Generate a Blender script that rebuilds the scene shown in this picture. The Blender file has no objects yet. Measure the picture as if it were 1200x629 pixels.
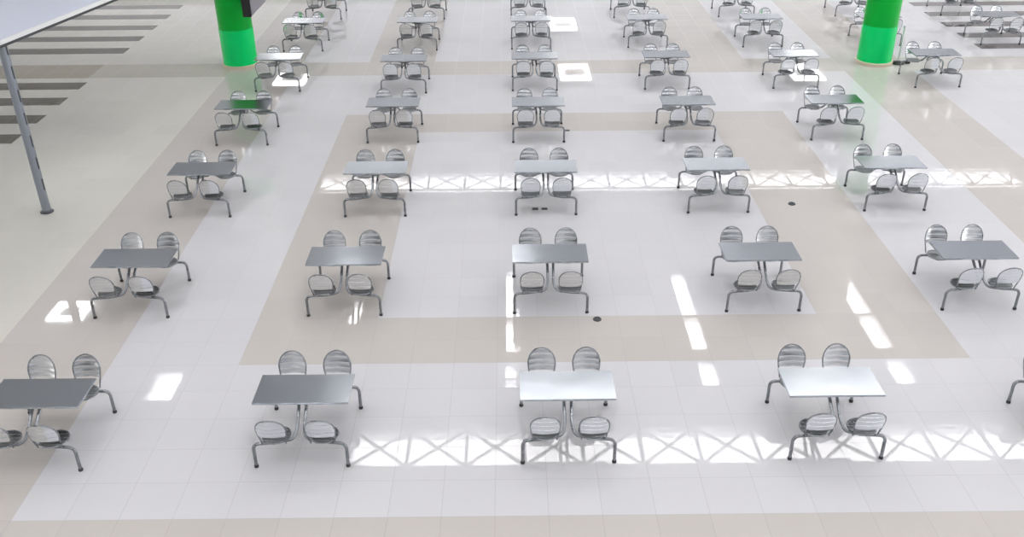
import bpy, bmesh, math, random
from mathutils import Vector, Matrix
PI = math.pi
S = bpy.context.scene
C = S.collection
random.seed(4)

# ------------------------------------------------------------------ camera
cam_d = bpy.data.cameras.new('camera')
cam_d.sensor_width = 36
cam_d.lens = 1105.93 / 1200 * 36
cam_d.clip_end = 300
cam = bpy.data.objects.new('camera', cam_d)
C.objects.link(cam)
r = Vector((0.99995255, -0.0060794, -0.00761212))
u = Vector((0.00960363, 0.48401049, 0.87500949))
f = Vector((0.00163519, 0.87504107, -0.48404591))
M = Matrix((r, u, -f)).transposed().to_4x4()
M.translation = (0, 0, 7.51064)
cam.matrix_world = M
S.camera = cam

# ------------------------------------------------------------------ light and exposure
SKY_AND_FILL = 9.0           # clear roof glazing, and unseen roof panels added to light the hall
HAZED = 5.0              # daylight through the frosted cross skylights
SIDE_R, SIDE_L, ENDS = 2.8, 1.6, 1.8   # invented glowing panels on the side and end walls, for fill light
LAMP = 8.0
world = bpy.data.worlds.new('world')
S.world = world
world.use_nodes = True
world.node_tree.nodes['Background'].inputs[0].default_value = (.82, .9, 1, 1)
world.node_tree.nodes['Background'].inputs[1].default_value = 1.0
S.view_settings.view_transform = 'Standard'
S.view_settings.look = 'None'
S.view_settings.gamma = 1
S.view_settings.use_curve_mapping = False
S.view_settings.exposure = 0.71
S.cycles.use_denoising = True
S.cycles.max_bounces = 8
S.cycles.diffuse_bounces = 5
S.cycles.caustics_reflective = False

# ------------------------------------------------------------------ materials
def principled(name, col, rough=.5, metal=0, **kw):
    m = bpy.data.materials.new(name)
    m.use_nodes = True
    b = m.node_tree.nodes['Principled BSDF']
    b.inputs['Base Color'].default_value = (*col, 1)
    b.inputs['Roughness'].default_value = rough
    b.inputs['Metallic'].default_value = metal
    for k, v in kw.items():
        b.inputs[k].default_value = v
    return m

def emitter(name, col, strength):
    m = bpy.data.materials.new(name)
    m.use_nodes = True
    nt = m.node_tree
    nt.nodes.clear()
    e = nt.nodes.new('ShaderNodeEmission')
    e.inputs[0].default_value = (*col, 1)
    e.inputs[1].default_value = strength
    o = nt.nodes.new('ShaderNodeOutputMaterial')
    nt.links.new(e.outputs[0], o.inputs[0])
    return m

def noise_into(m, scale, lo, hi, target='Roughness', vec_scale=(1, 1, 1), detail=3):
    nt = m.node_tree
    b = nt.nodes['Principled BSDF']
    tc = nt.nodes.new('ShaderNodeTexCoord')
    mp = nt.nodes.new('ShaderNodeMapping')
    mp.inputs['Scale'].default_value = vec_scale
    n = nt.nodes.new('ShaderNodeTexNoise')
    n.inputs['Scale'].default_value = scale
    n.inputs['Detail'].default_value = detail
    mr = nt.nodes.new('ShaderNodeMapRange')
    mr.inputs['To Min'].default_value = lo
    mr.inputs['To Max'].default_value = hi
    nt.links.new(tc.outputs['Object'], mp.inputs[0])
    nt.links.new(mp.outputs[0], n.inputs['Vector'])
    nt.links.new(n.outputs[0], mr.inputs[0])
    nt.links.new(mr.outputs[0], b.inputs[target])
    return n

def bump_into(m, scale, strength, dist, vec_scale=(1, 1, 1), detail=2):
    nt = m.node_tree
    b = nt.nodes['Principled BSDF']
    tc = nt.nodes.new('ShaderNodeTexCoord')
    mp = nt.nodes.new('ShaderNodeMapping')
    mp.inputs['Scale'].default_value = vec_scale
    n = nt.nodes.new('ShaderNodeTexNoise')
    n.inputs['Scale'].default_value = scale
    n.inputs['Detail'].default_value = detail
    bp = nt.nodes.new('ShaderNodeBump')
    bp.inputs['Strength'].default_value = strength
    bp.inputs['Distance'].default_value = dist
    nt.links.new(tc.outputs['Object'], mp.inputs[0])
    nt.links.new(mp.outputs[0], n.inputs['Vector'])
    nt.links.new(n.outputs[0], bp.inputs['Height'])
    nt.links.new(bp.outputs[0], b.inputs['Normal'])

steel_top = principled('brushed_steel_top', (.50, .53, .565), .2, 1)
noise_into(steel_top, 6, .14, .24, vec_scale=(1, 14, 1))
bump_into(steel_top, 3.0, .25, .012, detail=0)
steel_polished = principled('polished_aluminium', (.72, .745, .77), .2, 1)
seat_steel = principled('dull_seat_steel', (.22, .23, .235), .32, 1)
steel_tube = principled('tube_steel', (.27, .285, .30), .3, 1)
noise_into(steel_tube, 9, .2, .36)
steel_dark = principled('dark_bracket_steel', (.16, .17, .18), .4, 1)
rubber = principled('black_rubber', (.03, .03, .032), .6)
green_up = principled('green_column_paint_upper', (.0, .41, .04), .3, **{'Specular IOR Level': .2})
green_lo = principled('green_column_paint_lower', (.0, .66, .16), .22, **{'Specular IOR Level': .2})
plinth_m = principled('beige_plinth', (.6, .55, .42), .3)
canopy_m = principled('white_canopy_sheet', (.68, .73, .84), .5)
canopy_e = principled('canopy_edge', (.82, .83, .83), .4)
dark_m = principled('dark_gasket', (.05, .055, .06), .5)
pole_m = principled('grey_pole_paint', (.27, .30, .34), .35, .5)
black_m = principled('black_plastic', (.008, .008, .01), .3)
grey_case = principled('grey_casing', (.20, .19, .22), .45)
post_m = principled('light_grey_post', (.6, .62, .63), .3, .4)
ceil_m = principled('ceiling_panels', (.68, .69, .715), .7)
wall_m = principled('wall_paint', (.78, .78, .76), .7)
truss_m = principled('white_truss_paint', (.55, .58, .60), .5)
frame_m = principled('skylight_frame', (.6, .62, .64), .5)
sky_m = emitter('skylight_and_fill_glass', (1.0, .975, .98), SKY_AND_FILL)  # shared by the mirrored skylights and the added roof fill panels
haze_m = emitter('daylit_frosted_glass', (1.0, .985, .98), HAZED)
side_m = {'wall_left': emitter('added_left_fill', (1.0, .975, .98), SIDE_L), 'wall_right': emitter('added_right_fill', (1.0, .975, .98), SIDE_R)}  # glow of the invented side-wall fill panels
end_m = emitter('added_end_fill', (1.0, .975, .98), ENDS)  # glow of the invented far-wall fill panels
lamp_m = emitter('lit_lamp_diffuser', (1.0, .99, .96), LAMP)
for m_, s_ in ((wall_m, 2), (ceil_m, 3)):
    noise_into(m_, s_, .6, .8)

# ---- floor tiles, with the beige bands and the dark strips laid into them
TX, TY, TS = -0.1987, 7.8765, 0.6
def floor_material():
    m = bpy.data.materials.new('polished_porcelain_tiles')
    m.use_nodes = True
    nt = m.node_tree
    N, L = nt.nodes, nt.links
    b = N['Principled BSDF']
    tc = N.new('ShaderNodeTexCoord')
    sep = N.new('ShaderNodeSeparateXYZ')
    L.new(tc.outputs['Object'], sep.inputs[0])
    def mth(op, a, b_=None, c_=None):
        n = N.new('ShaderNodeMath'); n.operation = op
        for i, v in enumerate((a, b_, c_)):
            if v is None: continue
            if isinstance(v, (int, float)): n.inputs[i].default_value = v
            else: L.new(v, n.inputs[i])
        return n.outputs[0]
    U = mth('DIVIDE', mth('SUBTRACT', sep.outputs[0], TX), TS)
    V = mth('DIVIDE', mth('SUBTRACT', sep.outputs[1], TY), TS)
    def rng(x, lo, hi):
        return mth('MULTIPLY', mth('GREATER_THAN', x, lo), mth('LESS_THAN', x, hi))
    def rect(u0, u1, v0, v1):
        return mth('MULTIPLY', rng(U, u0, u1), rng(V, v0, v1))
    def union(lst):
        o = lst[0]
        for q in lst[1:]: o = mth('MAXIMUM', o, q)
        return o
    def ring(u0, u1, v0, v1, a, bb):
        return mth('SUBTRACT', rect(u0, u1, v0, v1), rect(u0+a, u1-a, v0+bb, v1-bb))
    beige = union([ring(-6, 11, 5, 22, 3, 2), ring(-6, 11, 27, 44, 3, 2), rect(-60, 60, -2, 0), rect(-60, 60, 27, 29),
                   rect(-12, -9, 0, 44), rect(15, 18, -6, 44)])
    corridor = rect(-60, -12, -40, 80)
    strips = [rect(-60, -17.8, a, c) for a, c in ((17.2, 18.15), (19.25, 20.2), (21.35, 22.3), (23.45, 24.4), (25.45, 26.4), (30.75, 31.7),
              (32.9, 33.8), (35.0, 35.9), (37.2, 38.15), (39.4, 40.3), (41.6, 42.5), (43.8, 44.7))]
    strips_r = [rect(22.4, 40, a, c) for a, c in ((30.25, 31.1), (32.15, 33.05), (34.2, 35.15), (36.3, 37.2), (38.5, 39.4), (40.7, 41.6))]
    dark, dark_r = union(strips), union(strips_r)
    # slow mottling of the porcelain and a little variation tile by tile
    cu, cv = mth('FLOOR', U), mth('FLOOR', V)
    comb = N.new('ShaderNodeCombineXYZ'); L.new(cu, comb.inputs[0]); L.new(cv, comb.inputs[1])
    wn = N.new('ShaderNodeTexWhiteNoise'); wn.noise_dimensions = '2D'; L.new(comb.outputs[0], wn.inputs['Vector'])
    ns = N.new('ShaderNodeTexNoise'); ns.inputs['Scale'].default_value = .35; ns.inputs['Detail'].default_value = 4
    L.new(tc.outputs['Object'], ns.inputs['Vector'])
    def mix(fac, c1, c2):
        n = N.new('ShaderNodeMix'); n.data_type = 'RGBA'
        if isinstance(fac, (int, float)): n.inputs[0].default_value = fac
        else: L.new(fac, n.inputs[0])
        for i, v in ((6, c1), (7, c2)):
            if isinstance(v, tuple): n.inputs[i].default_value = (*v, 1)
            else: L.new(v, n.inputs[i])
        return n.outputs[2]
    col = mix(beige, (.69, .69, .705), (.60, .57, .535))
    col = mix(corridor, col, (.71, .695, .63))
    col = mix(rect(-60, -12, 27, 29), col, (.55, .515, .44))
    col = mix(rect(-60, -18, 27, 29), col, (.42, .385, .30))
    col = mix(dark, col, (.115, .105, .075))
    col = mix(dark_r, col, (.15, .135, .13))
    var = mth('ADD', .965, mth('MULTIPLY', wn.outputs['Value'], .035))
    var = mth('MULTIPLY', var, mth('ADD', .95, mth('MULTIPLY', ns.outputs[0], .09)))
    n = N.new('ShaderNodeVectorMath'); n.operation = 'SCALE'
    L.new(col, n.inputs[0]); L.new(var, n.inputs['Scale'])
    col = n.outputs[0]
    fu, fv = mth('FRACT', U), mth('FRACT', V)
    gu = mth('MINIMUM', fu, mth('SUBTRACT', 1, fu))
    gv = mth('MINIMUM', fv, mth('SUBTRACT', 1, fv))
    grout = mth('LESS_THAN', mth('MINIMUM', gu, gv), .0065)
    n = N.new('ShaderNodeVectorMath'); n.operation = 'SCALE'
    L.new(col, n.inputs[0]); L.new(mth('SUBTRACT', 1, mth('MULTIPLY', grout, .24)), n.inputs['Scale'])
    col = n.outputs[0]
    L.new(col, b.inputs['Base Color'])
    L.new(mth('ADD', .02, mth('MULTIPLY', grout, .3)), b.inputs['Roughness'])
    b.inputs['IOR'].default_value = 1.52
    # every tile lies at a minutely different tilt, plus a faint waviness of the polish
    bp = N.new('ShaderNodeBump'); bp.inputs['Strength'].default_value = .016; bp.inputs['Distance'].default_value = .0012
    n2 = N.new('ShaderNodeTexNoise'); n2.inputs['Scale'].default_value = 2.2; n2.inputs['Detail'].default_value = 1
    L.new(tc.outputs['Object'], n2.inputs['Vector'])
    L.new(n2.outputs[0], bp.inputs['Height'])
    L.new(bp.outputs[0], b.inputs['Normal'])
    return m
floor_m = floor_material()

# ------------------------------------------------------------------ mesh helpers
def link(name, bm, mat, parent=None, smooth=False):
    bmesh.ops.recalc_face_normals(bm, faces=bm.faces)
    me = bpy.data.meshes.new(name)
    bm.to_mesh(me); bm.free()
    mats = mat if isinstance(mat, (list, tuple)) else [mat]
    for q in mats: me.materials.append(q)
    if smooth:
        for p in me.polygons: p.use_smooth = True
        try: me.set_sharp_from_angle(angle=math.radians(38))
        except Exception: pass
    o = bpy.data.objects.new(name, me)
    C.objects.link(o)
    if parent: o.parent = parent
    return o

def add_box(bm, x0, x1, y0, y1, z0, z1, bevel=0):
    t = bmesh.new()
    bmesh.ops.create_cube(t, size=1)
    for v in t.verts:
        v.co = Vector((x0 if v.co.x < 0 else x1, y0 if v.co.y < 0 else y1, z0 if v.co.z < 0 else z1))
    if bevel:
        bmesh.ops.bevel(t, geom=t.edges[:], offset=bevel, segments=2, affect='EDGES')
    merge(bm, t)

def merge(bm, t, mat=None):
    me = bpy.data.meshes.new('tmp'); t.to_mesh(me); t.free()
    if mat is not None: me.transform(mat)
    bm.from_mesh(me); bpy.data.meshes.remove(me)

def add_bar(bm, a, b, w, h):
    """rectangular bar from a to b"""
    a, b = Vector(a), Vector(b)
    d = b - a
    t = bmesh.new(); bmesh.ops.create_cube(t, size=1)
    for v in t.verts: v.co = Vector((v.co.x*w, v.co.y*h, v.co.z*d.length))
    q = d.to_track_quat('Z', 'Y').to_matrix().to_4x4()
    q.translation = (a+b)/2
    merge(bm, t, q)

def rounded(pts, rad, n=6):
    """polyline with its corners rounded by rad"""
    pts = [Vector(p) for p in pts]
    rads = rad if isinstance(rad, (list, tuple)) else [rad]*len(pts)
    out = [pts[0]]
    for i in range(1, len(pts)-1):
        p, a, b = pts[i], pts[i-1], pts[i+1]
        l = min(rads[i], (a-p).length*.49, (b-p).length*.49)
        s, e = p+(a-p).normalized()*l, p+(b-p).normalized()*l
        for k in range(n+1):
            t = k/n
            out.append((1-t)**2*s + 2*t*(1-t)*p + t*t*e)
    out.append(pts[-1])
    return out

def add_tube(bm, pts, r, seg=10, closed=False, cap=True):
    pts = [Vector(p) for p in pts]
    n = len(pts)
    rings = []
    nrm = None
    for i, p in enumerate(pts):
        a = pts[(i-1) % n] if (closed or i > 0) else p
        b = pts[(i+1) % n] if (closed or i < n-1) else p
        t = (b-a).normalized()
        if nrm is None:
            nrm = t.orthogonal().normalized()
        else:
            nrm = (nrm - t*nrm.dot(t)).normalized()
        bi = t.cross(nrm)
        rr = r[i] if isinstance(r, (list, tuple)) else r
        rings.append([bm.verts.new(p + (nrm*math.cos(2*PI*k/seg) + bi*math.sin(2*PI*k/seg))*rr) for k in range(seg)])
    m = n if closed else n-1
    for i in range(m):
        A, B = rings[i], rings[(i+1) % n]
        off = 0
        if closed and i == n-1:
            off = min(range(seg), key=lambda o: (A[0].co-B[o].co).length)
        for k in range(seg):
            bm.faces.new((A[k], A[(k+1) % seg], B[(k+1+off) % seg], B[(k+off) % seg]))
    if cap and not closed:
        bm.faces.new(rings[0]); bm.faces.new(rings[-1])

def add_lathe(bm, prof, seg=32, c=(0, 0, 0)):
    rings = []
    for (rr, z) in prof:
        if rr < 1e-6: rings.append([bm.verts.new((c[0], c[1], c[2]+z))])
        else: rings.append([bm.verts.new((c[0]+rr*math.cos(2*PI*k/seg), c[1]+rr*math.sin(2*PI*k/seg), c[2]+z)) for k in range(seg)])
    for A, B in zip(rings, rings[1:]):
        for k in range(seg):
            q = [A[k % len(A)], A[(k+1) % len(A)], B[(k+1) % len(B)], B[k % len(B)]]
            w = []
            for v in q:
                if v not in w: w.append(v)
            if len(w) > 2: bm.faces.new(w)
    if len(rings[0]) > 1: bm.faces.new(rings[0])
    if len(rings[-1]) > 1: bm.faces.new(rings[-1])

def props(o, label=None, cat=None, group=None, kind=None):
    for k, v in (('label', label), ('category', cat), ('group', group), ('kind', kind)):
        if v: o[k] = v
    return o
def thing(name, loc, label, cat, group=None, rz=0):
    o = bpy.data.objects.new(name, None); C.objects.link(o)
    o.empty_display_size = .2
    o.location = loc; o.rotation_euler = (0, 0, rz)
    return props(o, label, cat, group)
def struct(name, bm, mat, smooth=False):
    return props(link(name, bm, mat, smooth=smooth), kind='structure')

# ------------------------------------------------------------------ the hall
X0, X1, Y0, Y1, ZC = -42, 42, -26, 84, 12.0
bm = bmesh.new(); add_box(bm, X0, X1, Y0, Y1, -.2, 0)
struct('floor', bm, floor_m)
# roof: a slab with its skylight and fill-panel openings left out; built from strips between the openings
TR = [(-5.1, 26, 22.5, 24.25), (-9.6, 26, 43.3, 45.2)]   # cross skylights
LG = []                                                              # lengthwise skylights, then the added fill panels
for x in (7.0, 13.8):
    w = {7.0: .30, 13.8: .34}[x]
    LG += [(x-w, x+w, 26.75, 28.1), (x-w, x+w, 29.0, 31.2), (x-w, x+w, 31.4, 34.6)]
LG += [(-6.4, -6.0, 29.6, 30.6), (-6.35, -5.9, 31.0, 32.6), (-12.6, -11.7, 26.2, 27.8)]
LG += [(-.22, .16, 26.75, 27.2), (-.22, .16, 27.32, 28.1), (-.18, .12, 29.3, 31.2), (-.18, .12, 31.35, 35.0), (-.18, .40, 28.95, 29.3), (.12, .34, 31.4, 32.0)]
for y in (13, 5, -4, -12):  # unseen roof panels near the camera, added to brighten the hall
    for x in (-13, -6.2, .3, 7.0, 13.8, 20.5):
        LG.append((x-.5, x+.5, y-1.8, y+1.8))
holes = TR + LG
xs = sorted({X0, X1} | {h[0] for h in holes} | {h[1] for h in holes})
ys = sorted({Y0, Y1} | {h[2] for h in holes} | {h[3] for h in holes})
bm = bmesh.new()
vm = {}
def vert(x, y):
    if (x, y) not in vm: vm[(x, y)] = bm.verts.new((x, y, ZC))
    return vm[(x, y)]
for a, b_ in zip(xs, xs[1:]):
    for c, d in zip(ys, ys[1:]):
        mx, my = (a+b_)/2, (c+d)/2
        if any(h[0] < mx < h[1] and h[2] < my < h[3] for h in holes): continue
        bm.faces.new((vert(a, c), vert(b_, c), vert(b_, d), vert(a, d)))
ex = bmesh.ops.extrude_face_region(bm, geom=bm.faces[:])
bmesh.ops.translate(bm, verts=[v for v in ex['geom'] if isinstance(v, bmesh.types.BMVert)], vec=(0, 0, .3))
struct('ceiling', bm, ceil_m)
wn = 0
for h in holes:
    wn += 1
    bm = bmesh.new(); add_box(bm, h[0]-.02, h[1]+.02, h[2]-.02, h[3]+.02, ZC+.3, ZC+.36)
    struct('skylight_or_fill_%d' % wn, bm, haze_m if h in TR else sky_m)
for nm, x in (('wall_left', X0+.03), ('wall_right', X1-.03)):  # glowing panels added along the side walls as fill, out of view
    y = -22
    while y < 50:
        wn += 1
        bm = bmesh.new(); add_box(bm, x-.02, x+.02, y, y+5.2, 3.0, 11.0)
        struct('skylight_or_fill_%d' % wn, bm, side_m[nm])
        y += 6
for y in (Y1-.03,):  # unseen far-wall panels, added to light the far floor
    x = -38
    while x < 36:
        wn += 1
        bm = bmesh.new(); add_box(bm, x, x+5.2, y-.02, y+.02, 1.0, 11.0)
        struct('skylight_or_fill_%d' % wn, bm, end_m)
        x += 6
# crossed bracing under the long cross skylights
tn = 0
for h in TR[:2]:
    tn += 1
    bm = bmesh.new()
    w = 1.83; x = h[0]; zt = ZC-.12
    for yy in (h[2]-.05, h[3]+.05): add_bar(bm, (h[0], yy, zt), (h[1], yy, zt), .10, .10)
    first = True
    while x < h[1]:
        x2 = min(x+w, h[1])
        add_bar(bm, (x, h[2], zt), (x, h[3], zt), .11, .08)
        add_bar(bm, (x, h[2], zt), (x2, h[3], zt), .09, .07)
        add_bar(bm, (x, h[3], zt), (x2, h[2], zt), .09, .07)
        x = x2
    struct('trim_%d' % tn, bm, truss_m)
for nm, (a, b_, c, d) in {'wall_left': (X0-.2, X0, Y0, Y1), 'wall_right': (X1, X1+.2, Y0, Y1), 'wall_front': (X0-.2, X1+.2, Y0-.2, Y0), 'wall_back': (X0-.2, X1+.2, Y1, Y1+.2)}.items():
    bm = bmesh.new(); add_box(bm, a, b_, c, d, 0, ZC+.3)
    struct(nm, bm, wall_m)

# ------------------------------------------------------------------ canteen tables
TW, TD, TH = .5723, .2928, .7361
FX, FY = .548, .560
def build_unit():
    t = thing('canteen_table', (0, 0, 0), '', 'table')
    # top: a shallow pan with turned-down rounded rim
    bm = bmesh.new()
    add_box(bm, -TW, TW, -TD, TD, TH-.028, TH, .006)
    link('tabletop', bm, steel_top, t, True)
    bm = bmesh.new()
    add_box(bm, -.27, .27, -.03, .03, TH-.052, TH-.028, .003)
    for sx in (-1, 1):
        add_box(bm, sx*.14-.02, sx*.14+.02, -.22, .22, TH-.055, TH-.028, .003)
    add_box(bm, -.075, .075, -.13, .13, TH-.10, TH-.055, .006)
    link('support_bracket', bm, steel_dark, t)
    for sy in (-1, 1):
        for sx in (-1, 1):
            bm = bmesh.new()
            pts = rounded([(sx*.16, sy*.10, TH-.066), (sx*.047, sy*.13, TH-.085), (sx*.040, sy*.40, .45), (sx*.075, sy*.50, .365), (sx*.30, sy*.535, .345),
                           (sx*FX, sy*FY, .345), (sx*FX, sy*FY, .02)],
                          [0, .05, .12, .12, .05, .085, 0], 7)
            add_tube(bm, pts, .0205, 12)
            leg = link('leg', bm, steel_tube, t, True)
            bm = bmesh.new()
            add_lathe(bm, [(0, 0), (.026, 0), (.028, .006), (.025, .034), (.0192, .04), (0, .04)], 16, (sx*FX, sy*FY, 0))
            link('foot_cap', bm, rubber, leg, True)
            # seat
            cx, cy, zs = sx*.285, sy*.455, .395
            R = .165
            bm = bmesh.new()
            ns = 5; wv = 2*R/ns
            for k in range(ns):
                v0 = -R+k*wv+.005; v1 = v0+wv-.010
                rows = []
                for j in range(5):
                    v = v0+(v1-v0)*j/4
                    hw = math.sqrt(max(R*R-v*v, .0002))
                    zz = .003*math.sin(PI*j/4)
                    rows.append([(cx+hw*(2*i/10-1), cy+v, zs+zz-.012*(1-((hw*(2*i/10-1))**2+v*v)/R/R)) for i in range(11)])
                for lvl in (0, 1):
                    g = [[bm.verts.new((x, y, z-.004*lvl)) for x, y, z in rw] for rw in rows]
                    if lvl == 0: top = g
                    else: bot = g
                for j in range(4):
                    for i in range(10):
                        bm.faces.new((top[j][i], top[j][i+1], top[j+1][i+1], top[j+1][i]))
                        bm.faces.new((bot[j][i], bot[j+1][i], bot[j+1][i+1], bot[j][i+1]))
                for j in range(4):
                    for i in (0, 10): bm.faces.new((top[j][i], top[j+1][i], bot[j+1][i], bot[j][i]))
                for i in range(10):
                    for j in (0, 4): bm.faces.new((top[j][i], bot[j][i], bot[j][i+1], top[j][i+1]))
            seat = link('seat', bm, seat_steel, t, True)
            bm = bmesh.new()
            add_tube(bm, [(cx+R*math.cos(a), cy+R*math.sin(a), zs) for a in [2*PI*k/28 for k in range(28)]], .0095, 8, closed=True)
            # two bearers that carry the seat down to the frame tube
            for q in (-.07, .07):
                add_tube(bm, rounded([(cx+q, cy-sy*.14, zs-.014), (cx+q, cy-sy*.02, zs-.02), (cx+q, sy*.535, .365)], .02, 4), .009, 8)
                add_tube(bm, [(cx+q, sy*.535, .365), (cx+q, cy+sy*.155, zs-.004)], .009, 8)
            link('seat_rim', bm, steel_tube, seat, True)
            # backrest: leaning outwards
            def P(uu, vv, out=0):
                k = vv/.355
                bulge = .035*(1-(uu/.18)**2)
                return Vector((cx+uu, sy*(.605+.10*k+bulge*min(1, vv/.1)*1.0-.02+out), .375+.425*vv/.355))
            outline = [(-.14, 0), (-.152, .08), (-.170, .16), (-.174, .225), (-.148, .295), (-.085, .343), (0, .358)]
            outline = outline + [(-a, b) for a, b in outline[-2::-1]]
            def halfw(vv):
                for (a, b), (c, d) in zip(outline[:6], outline[1:7]):
                    if b <= vv <= d: return -(a+(c-a)*(vv-b)/(d-b))
                return .0
            bm = bmesh.new()
            for (v0, v1) in ((.112, .168), (.173, .227), (.232, .286), (.291, .338)):
                g = {0: [], 1: []}
                for j in range(4):
                    vv = v0+(v1-v0)*j/3
                    hw = halfw(vv)-.003
                    for lvl in (0, 1):
                        g[lvl].append([bm.verts.new(P(hw*(2*i/12-1), vv, .004*lvl+.003*math.sin(PI*j/3))) for i in range(13)])
                for j in range(3):
                    for i in range(12):
                        for lvl in (0, 1):
                            bm.faces.new((g[lvl][j][i], g[lvl][j][i+1], g[lvl][j+1][i+1], g[lvl][j+1][i]))
                    for i in (0, 12): bm.faces.new((g[0][j][i], g[0][j+1][i], g[1][j+1][i], g[1][j][i]))
                for i in range(12):
                    for j in (0, 3): bm.faces.new((g[0][j][i], g[0][j][i+1], g[1][j][i+1], g[1][j][i]))
            back = link('backrest', bm, steel_polished, t, True)
            bm = bmesh.new()
            pts = rounded([P(a, b) for a, b in outline], .05, 3)
            add_tube(bm, pts, .0095, 8)
            link('backrest_hoop', bm, steel_tube, back, True)
    return t

POS = {(1, 1): (-5.69, 9.27), (1, 2): (-2.507, 9.303), (1, 3): (.672, 9.323), (1, 4): (3.875, 9.345), (1, 5): (7.0, 9.29),
       (2, 1): (-5.729, 12.711), (2, 2): (-2.51, 12.714), (2, 3): (.604, 12.734), (2, 4): (3.812, 12.728), (2, 5): (7.072, 12.714),
       (3, 1): (-5.677, 16.191), (3, 2): (-2.462, 16.156), (3, 3): (.661, 16.149), (3, 4): (3.814, 16.176), (3, 5): (7.053, 16.189),
       (4, 1): (-5.779, 19.754), (4, 2): (-2.524, 19.826), (4, 3): (.637, 19.771), (4, 4): (3.889, 19.758), (4, 5): (7.087, 19.746),
       (5, 1): (-5.771, 23.39), (5, 2): (-2.60, 23.16), (5, 3): (.65, 23.272), (5, 4): (3.943, 23.292), (5, 5): (7.14, 23.268), (5, 6): (10.665, 23.235),
       (6, 1): (-5.807, 26.94), (6, 2): (-2.57, 26.926), (6, 3): (.65, 26.95), (6, 4): (3.95, 27.0), (6, 5): (7.2, 26.96), (6, 6): (10.55, 26.95), (6, 7): (13.95, 26.98),
       (7, 1): (-5.82, 30.5), (7, 2): (-2.56, 30.43), (7, 3): (.65, 30.4), (7, 4): (3.89, 30.37), (7, 5): (7.18, 30.36), (7, 6): (10.85, 30.35), (7, 7): (14.2, 30.4)}
ROW = {1: 'nearest row', 2: 'second row from the front', 3: 'third row from the front', 4: 'fourth row from the front', 5: 'fifth row from the front',
       6: 'sixth row from the front', 7: 'farthest row'}
COLN = {1: 'leftmost', 2: 'second from left', 3: 'third from left', 4: 'fourth from left', 5: 'fifth from left', 6: 'sixth from left', 7: 'rightmost'}
SPECIAL = {(1, 1): 'grey steel table with four attached slatted seats, cut by the left edge, nearest row',
           (1, 5): 'steel seat and leg of a table cut by the right edge, nearest row',
           (2, 5): 'blue-grey steel table with four attached seats, rightmost in the second row',
           (3, 5): 'pale steel table with four attached seats, rightmost in the third row',
           (4, 5): 'steel table with four attached seats, rightmost in the fourth row',
           (5, 1): 'steel table with four attached seats, just right of the left green column, fifth row',
           (5, 6): 'dark-topped steel table with four attached seats, just right of the right green column',
           (6, 6): 'steel table with attached seats, half hidden behind the right green column',
           (6, 7): 'steel table with attached seats on the dark floor strips, at the right edge',
           (7, 7): 'topmost steel table on the dark floor strips, right of the right green column'}
unit = build_unit()
def copy_tree(o, parent=None):
    c = o.copy(); C.objects.link(c)
    if parent: c.parent = parent
    for ch in list(o.children): copy_tree(ch, c)
    return c
TINT = {(1, 1): 'grey', (1, 2): 'mid-grey', (1, 3): 'bright white-shining', (1, 4): 'silvery'}
for n, (rc, (x, y)) in enumerate(sorted(POS.items())):
    o = unit if n == 0 else copy_tree(unit)
    o.location = (x, y, 0)
    o['label'] = SPECIAL.get(rc, '%s steel table with four seats, %s in the %s' % (TINT.get(rc, 'stainless'), COLN[rc[1]], ROW[rc[0]]))
    o['group'] = 'canteen tables with attached seats'

# ------------------------------------------------------------------ green columns
def column(x, y, label):
    t = thing('column', (x, y, 0), label, 'column', 'green columns')
    bm = bmesh.new(); add_lathe(bm, [(0, 0), (.485, 0), (.485, .07), (.46, .09), (0, .09)], 64); link('plinth', bm, plinth_m, t, True)
    bm = bmesh.new(); add_lathe(bm, [(0, .09), (.447, .09), (.447, 1.03), (0, 1.03)], 64); link('lower_cladding', bm, green_lo, t, True)
    bm = bmesh.new(); add_lathe(bm, [(0, 1.03), (.44, 1.03), (.44, 3.7), (0, 3.7)], 64); link('upper_cladding', bm, green_up, t, True)
    bm = bmesh.new(); add_lathe(bm, [(0, 3.7), (.46, 3.7), (.46, ZC), (0, ZC)], 64); link('white_head', bm, wall_m, t, True)
column(-7.25, 25.12, 'glossy green round column on a beige ring, left one')
column(9.82, 24.85, 'glossy green round column on a beige ring, right one')

# ------------------------------------------------------------------ canopy and its pole
CZ = 3.2
t = thing('canopy', (-8.61, 15.93, 0), 'flat white canopy on a slim grey pole in the top left corner', 'canopy')
d = Vector((.216, .976)); nrm = Vector((-.976, .216))
def cor(a, b): return (d.x*a+nrm.x*b, d.y*a+nrm.y*b)
def add_slab(bm, a0, a1, b0, b1, z0, z1):
    lo = [bm.verts.new((*cor(a, b), z0)) for a, b in ((a0, b0), (a1, b0), (a1, b1), (a0, b1))]
    hi = [bm.verts.new((*cor(a, b), z1)) for a, b in ((a0, b0), (a1, b0), (a1, b1), (a0, b1))]
    bm.faces.new(lo); bm.faces.new(hi)
    for i in range(4): bm.faces.new((lo[i], lo[(i+1) % 4], hi[(i+1) % 4], hi[i]))
A0, A1, B0, B1 = -5.5, 6.0, -.06, 7.0
bm = bmesh.new(); add_slab(bm, A0, A1, B0, B1, CZ-.05, CZ+.02); link('roof_sheet', bm, canopy_m, t)
bm = bmesh.new(); add_slab(bm, A0, A1, B0-.03, B0, CZ-.03, CZ+.04); add_slab(bm, A0, A1, B1, B1+.05, CZ-.04, CZ+.04); link('edge_trim', bm, canopy_e, t)
bm = bmesh.new(); add_slab(bm, A0+.05, A1-.05, B0-.035, B0+.1, CZ-.075, CZ-.03); link('under_frame', bm, dark_m, t)
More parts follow.
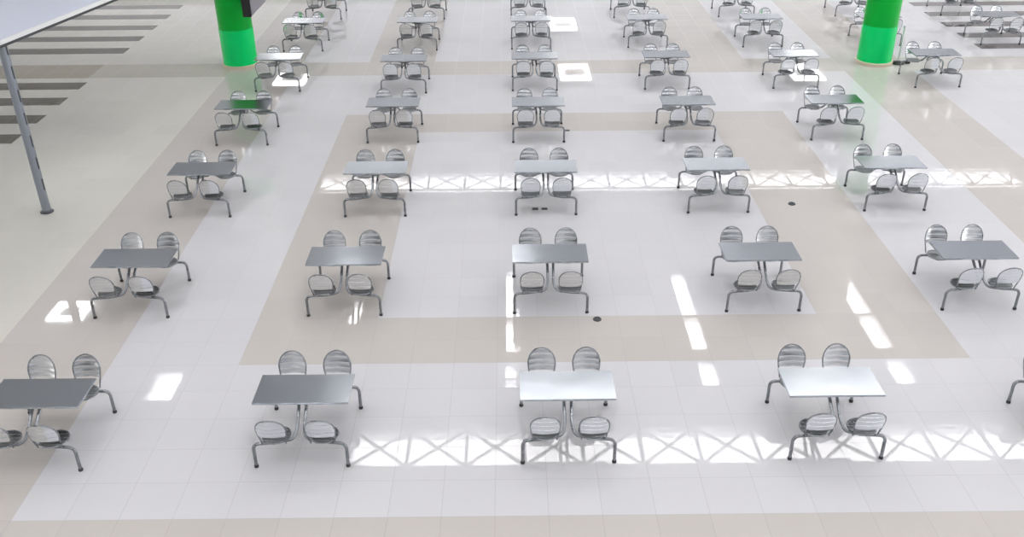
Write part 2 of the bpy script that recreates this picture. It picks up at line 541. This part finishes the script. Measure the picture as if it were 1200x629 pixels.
for k, (a, b) in enumerate(((0, 0), (A0+.3, 6.7), (A1-.3, 6.7))):
    px, py = cor(a, b)
    bm = bmesh.new()
    add_tube(bm, [(px, py, .015), (px, py, CZ-.05)], .078, 20)
    pole = link('pole', bm, pole_m, t, True)
    bm = bmesh.new(); add_lathe(bm, [(0, 0), (.12, 0), (.12, .012), (.09, .02), (.085, .05), (0, .05)], 24, (px, py, 0)); link('base_plate', bm, steel_dark, pole, True)
    bm = bmesh.new()
    z = .45
    while z < 3.0:
        add_box(bm, px+.066, px+.082, py-.035, py-.005, z, z+.22, .002); z += .42
    link('slot', bm, dark_m, pole)

bm = bmesh.new()
for q in ((-9.92, -9.17, 17.72, 17.86), (-9.92, -9.17, 17.14, 17.26), (-9.92, -9.76, 17.26, 17.72), (-9.33, -9.17, 17.26, 17.72)):
    add_box(bm, q[0]+8.61, q[1]+8.61, q[2]-15.93, q[3]-15.93, CZ-.12, CZ-.05)
link('light_panel', bm, lamp_m, t)

# ------------------------------------------------------------------ display unit on the left column
t = thing('display_unit', (-6.374, 23.6, 1.668), 'black and grey boxy unit mounted on the left green column', 'display')
bm = bmesh.new(); add_box(bm, -.205, 0, .03, 1.6, 0, 1.0, .02); link('casing', bm, grey_case, t)
bm = bmesh.new(); add_box(bm, -.21, .004, -.02, .03, .0, 1.0, .012); link('screen', bm, black_m, t)
bm = bmesh.new(); add_box(bm, -.43, -.2, 1.40, 1.56, .35, .65, .01); link('bracket', bm, steel_dark, t)

# ------------------------------------------------------------------ small things on the floor
t = thing('floor_stand', (10.42, 24.72, 0), 'slim light grey post on a black base beside the right green column', 'stand')
bm = bmesh.new(); add_lathe(bm, [(0, 0), (.17, 0), (.175, .02), (.15, .05), (.05, .075), (0, .08)], 28); link('base', bm, black_m, t, True)
bm = bmesh.new(); add_tube(bm, [(.01, 0, .07), (.01, 0, .98)], .02, 12); link('post', bm, post_m, t, True)
bm = bmesh.new(); add_lathe(bm, [(0, .97), (.028, .97), (.03, .99), (.022, 1.01), (0, 1.015)], 16, (.01, 0, 0)); link('cap', bm, post_m, t, True)
bm = bmesh.new(); add_box(bm, .19, .32, -.06, .04, 0, .06, .015); link('side_weight', bm, black_m, t)
def outlet(x, y, rr, label, name='floor_outlet', sq=False):
    bm = bmesh.new()
    if sq: add_box(bm, -rr, rr, -rr*.62, rr*.62, 0, .018, .005)
    else: add_lathe(bm, [(0, 0), (rr, 0), (rr, .006), (rr*.8, .018), (rr*.75, .010), (0, .008)], 28)
    o = link(name, bm, dark_m, None, True); o.location = (x, y, 0)
    props(o, label, 'floor outlet')
outlet(1.29, 11.98, .065, 'small dark round floor outlet right of the middle table of the second row')
outlet(.47, 15.84, .055, 'small dark floor outlet in front of the middle third-row table, left of a pair', sq=True)
outlet(.64, 15.84, .055, 'small dark floor outlet in front of the middle third-row table, right of a pair', sq=True)
outlet(5.26, 15.96, .07, 'small dark round floor outlet between the two rightmost tables of the third row')
outlet(1.30, 19.90, .05, 'small dark floor outlet beside the middle table leg of the fourth row', sq=True)

# ------------------------------------------------------------------ ceiling lamps (seen mirrored in the floor)
def lamp(x, y, label):
    t = thing('ceiling_lamp', (x, y, ZC-.5), label, 'lamp', 'rectangular ring lamps of the far ceiling')
    bm = bmesh.new()
    add_box(bm, -1.0, 1.0, -1.6, -1.0, 0, .12); add_box(bm, -1.0, 1.0, 1.0, 1.6, 0, .12)
    add_box(bm, -1.0, -.74, -1.0, 1.0, 0, .12); add_box(bm, .74, 1.0, -1.0, 1.0, 0, .12)
    link('diffuser', bm, lamp_m, t)
    bm = bmesh.new(); add_box(bm, -1.04, 1.04, -1.64, 1.64, .12, .18); link('housing', bm, frame_m, t)
    bm = bmesh.new()
    for sx in (-.8, .8):
        for sy in (-1.3, 1.3): add_tube(bm, [(sx, sy, .18), (sx, sy, .5)], .015, 8)
    link('hanger', bm, steel_dark, t)
for x, y, lb in ((-14.3, 61, 'left'), (4.4, 61.5, 'middle'), (19.6, 61, 'right'), (4.3, 73.9, 'farthest')):
    lamp(x, y, 'lit rectangular ring lamp hanging under the far ceiling, %s one, mirrored in the floor' % lb)
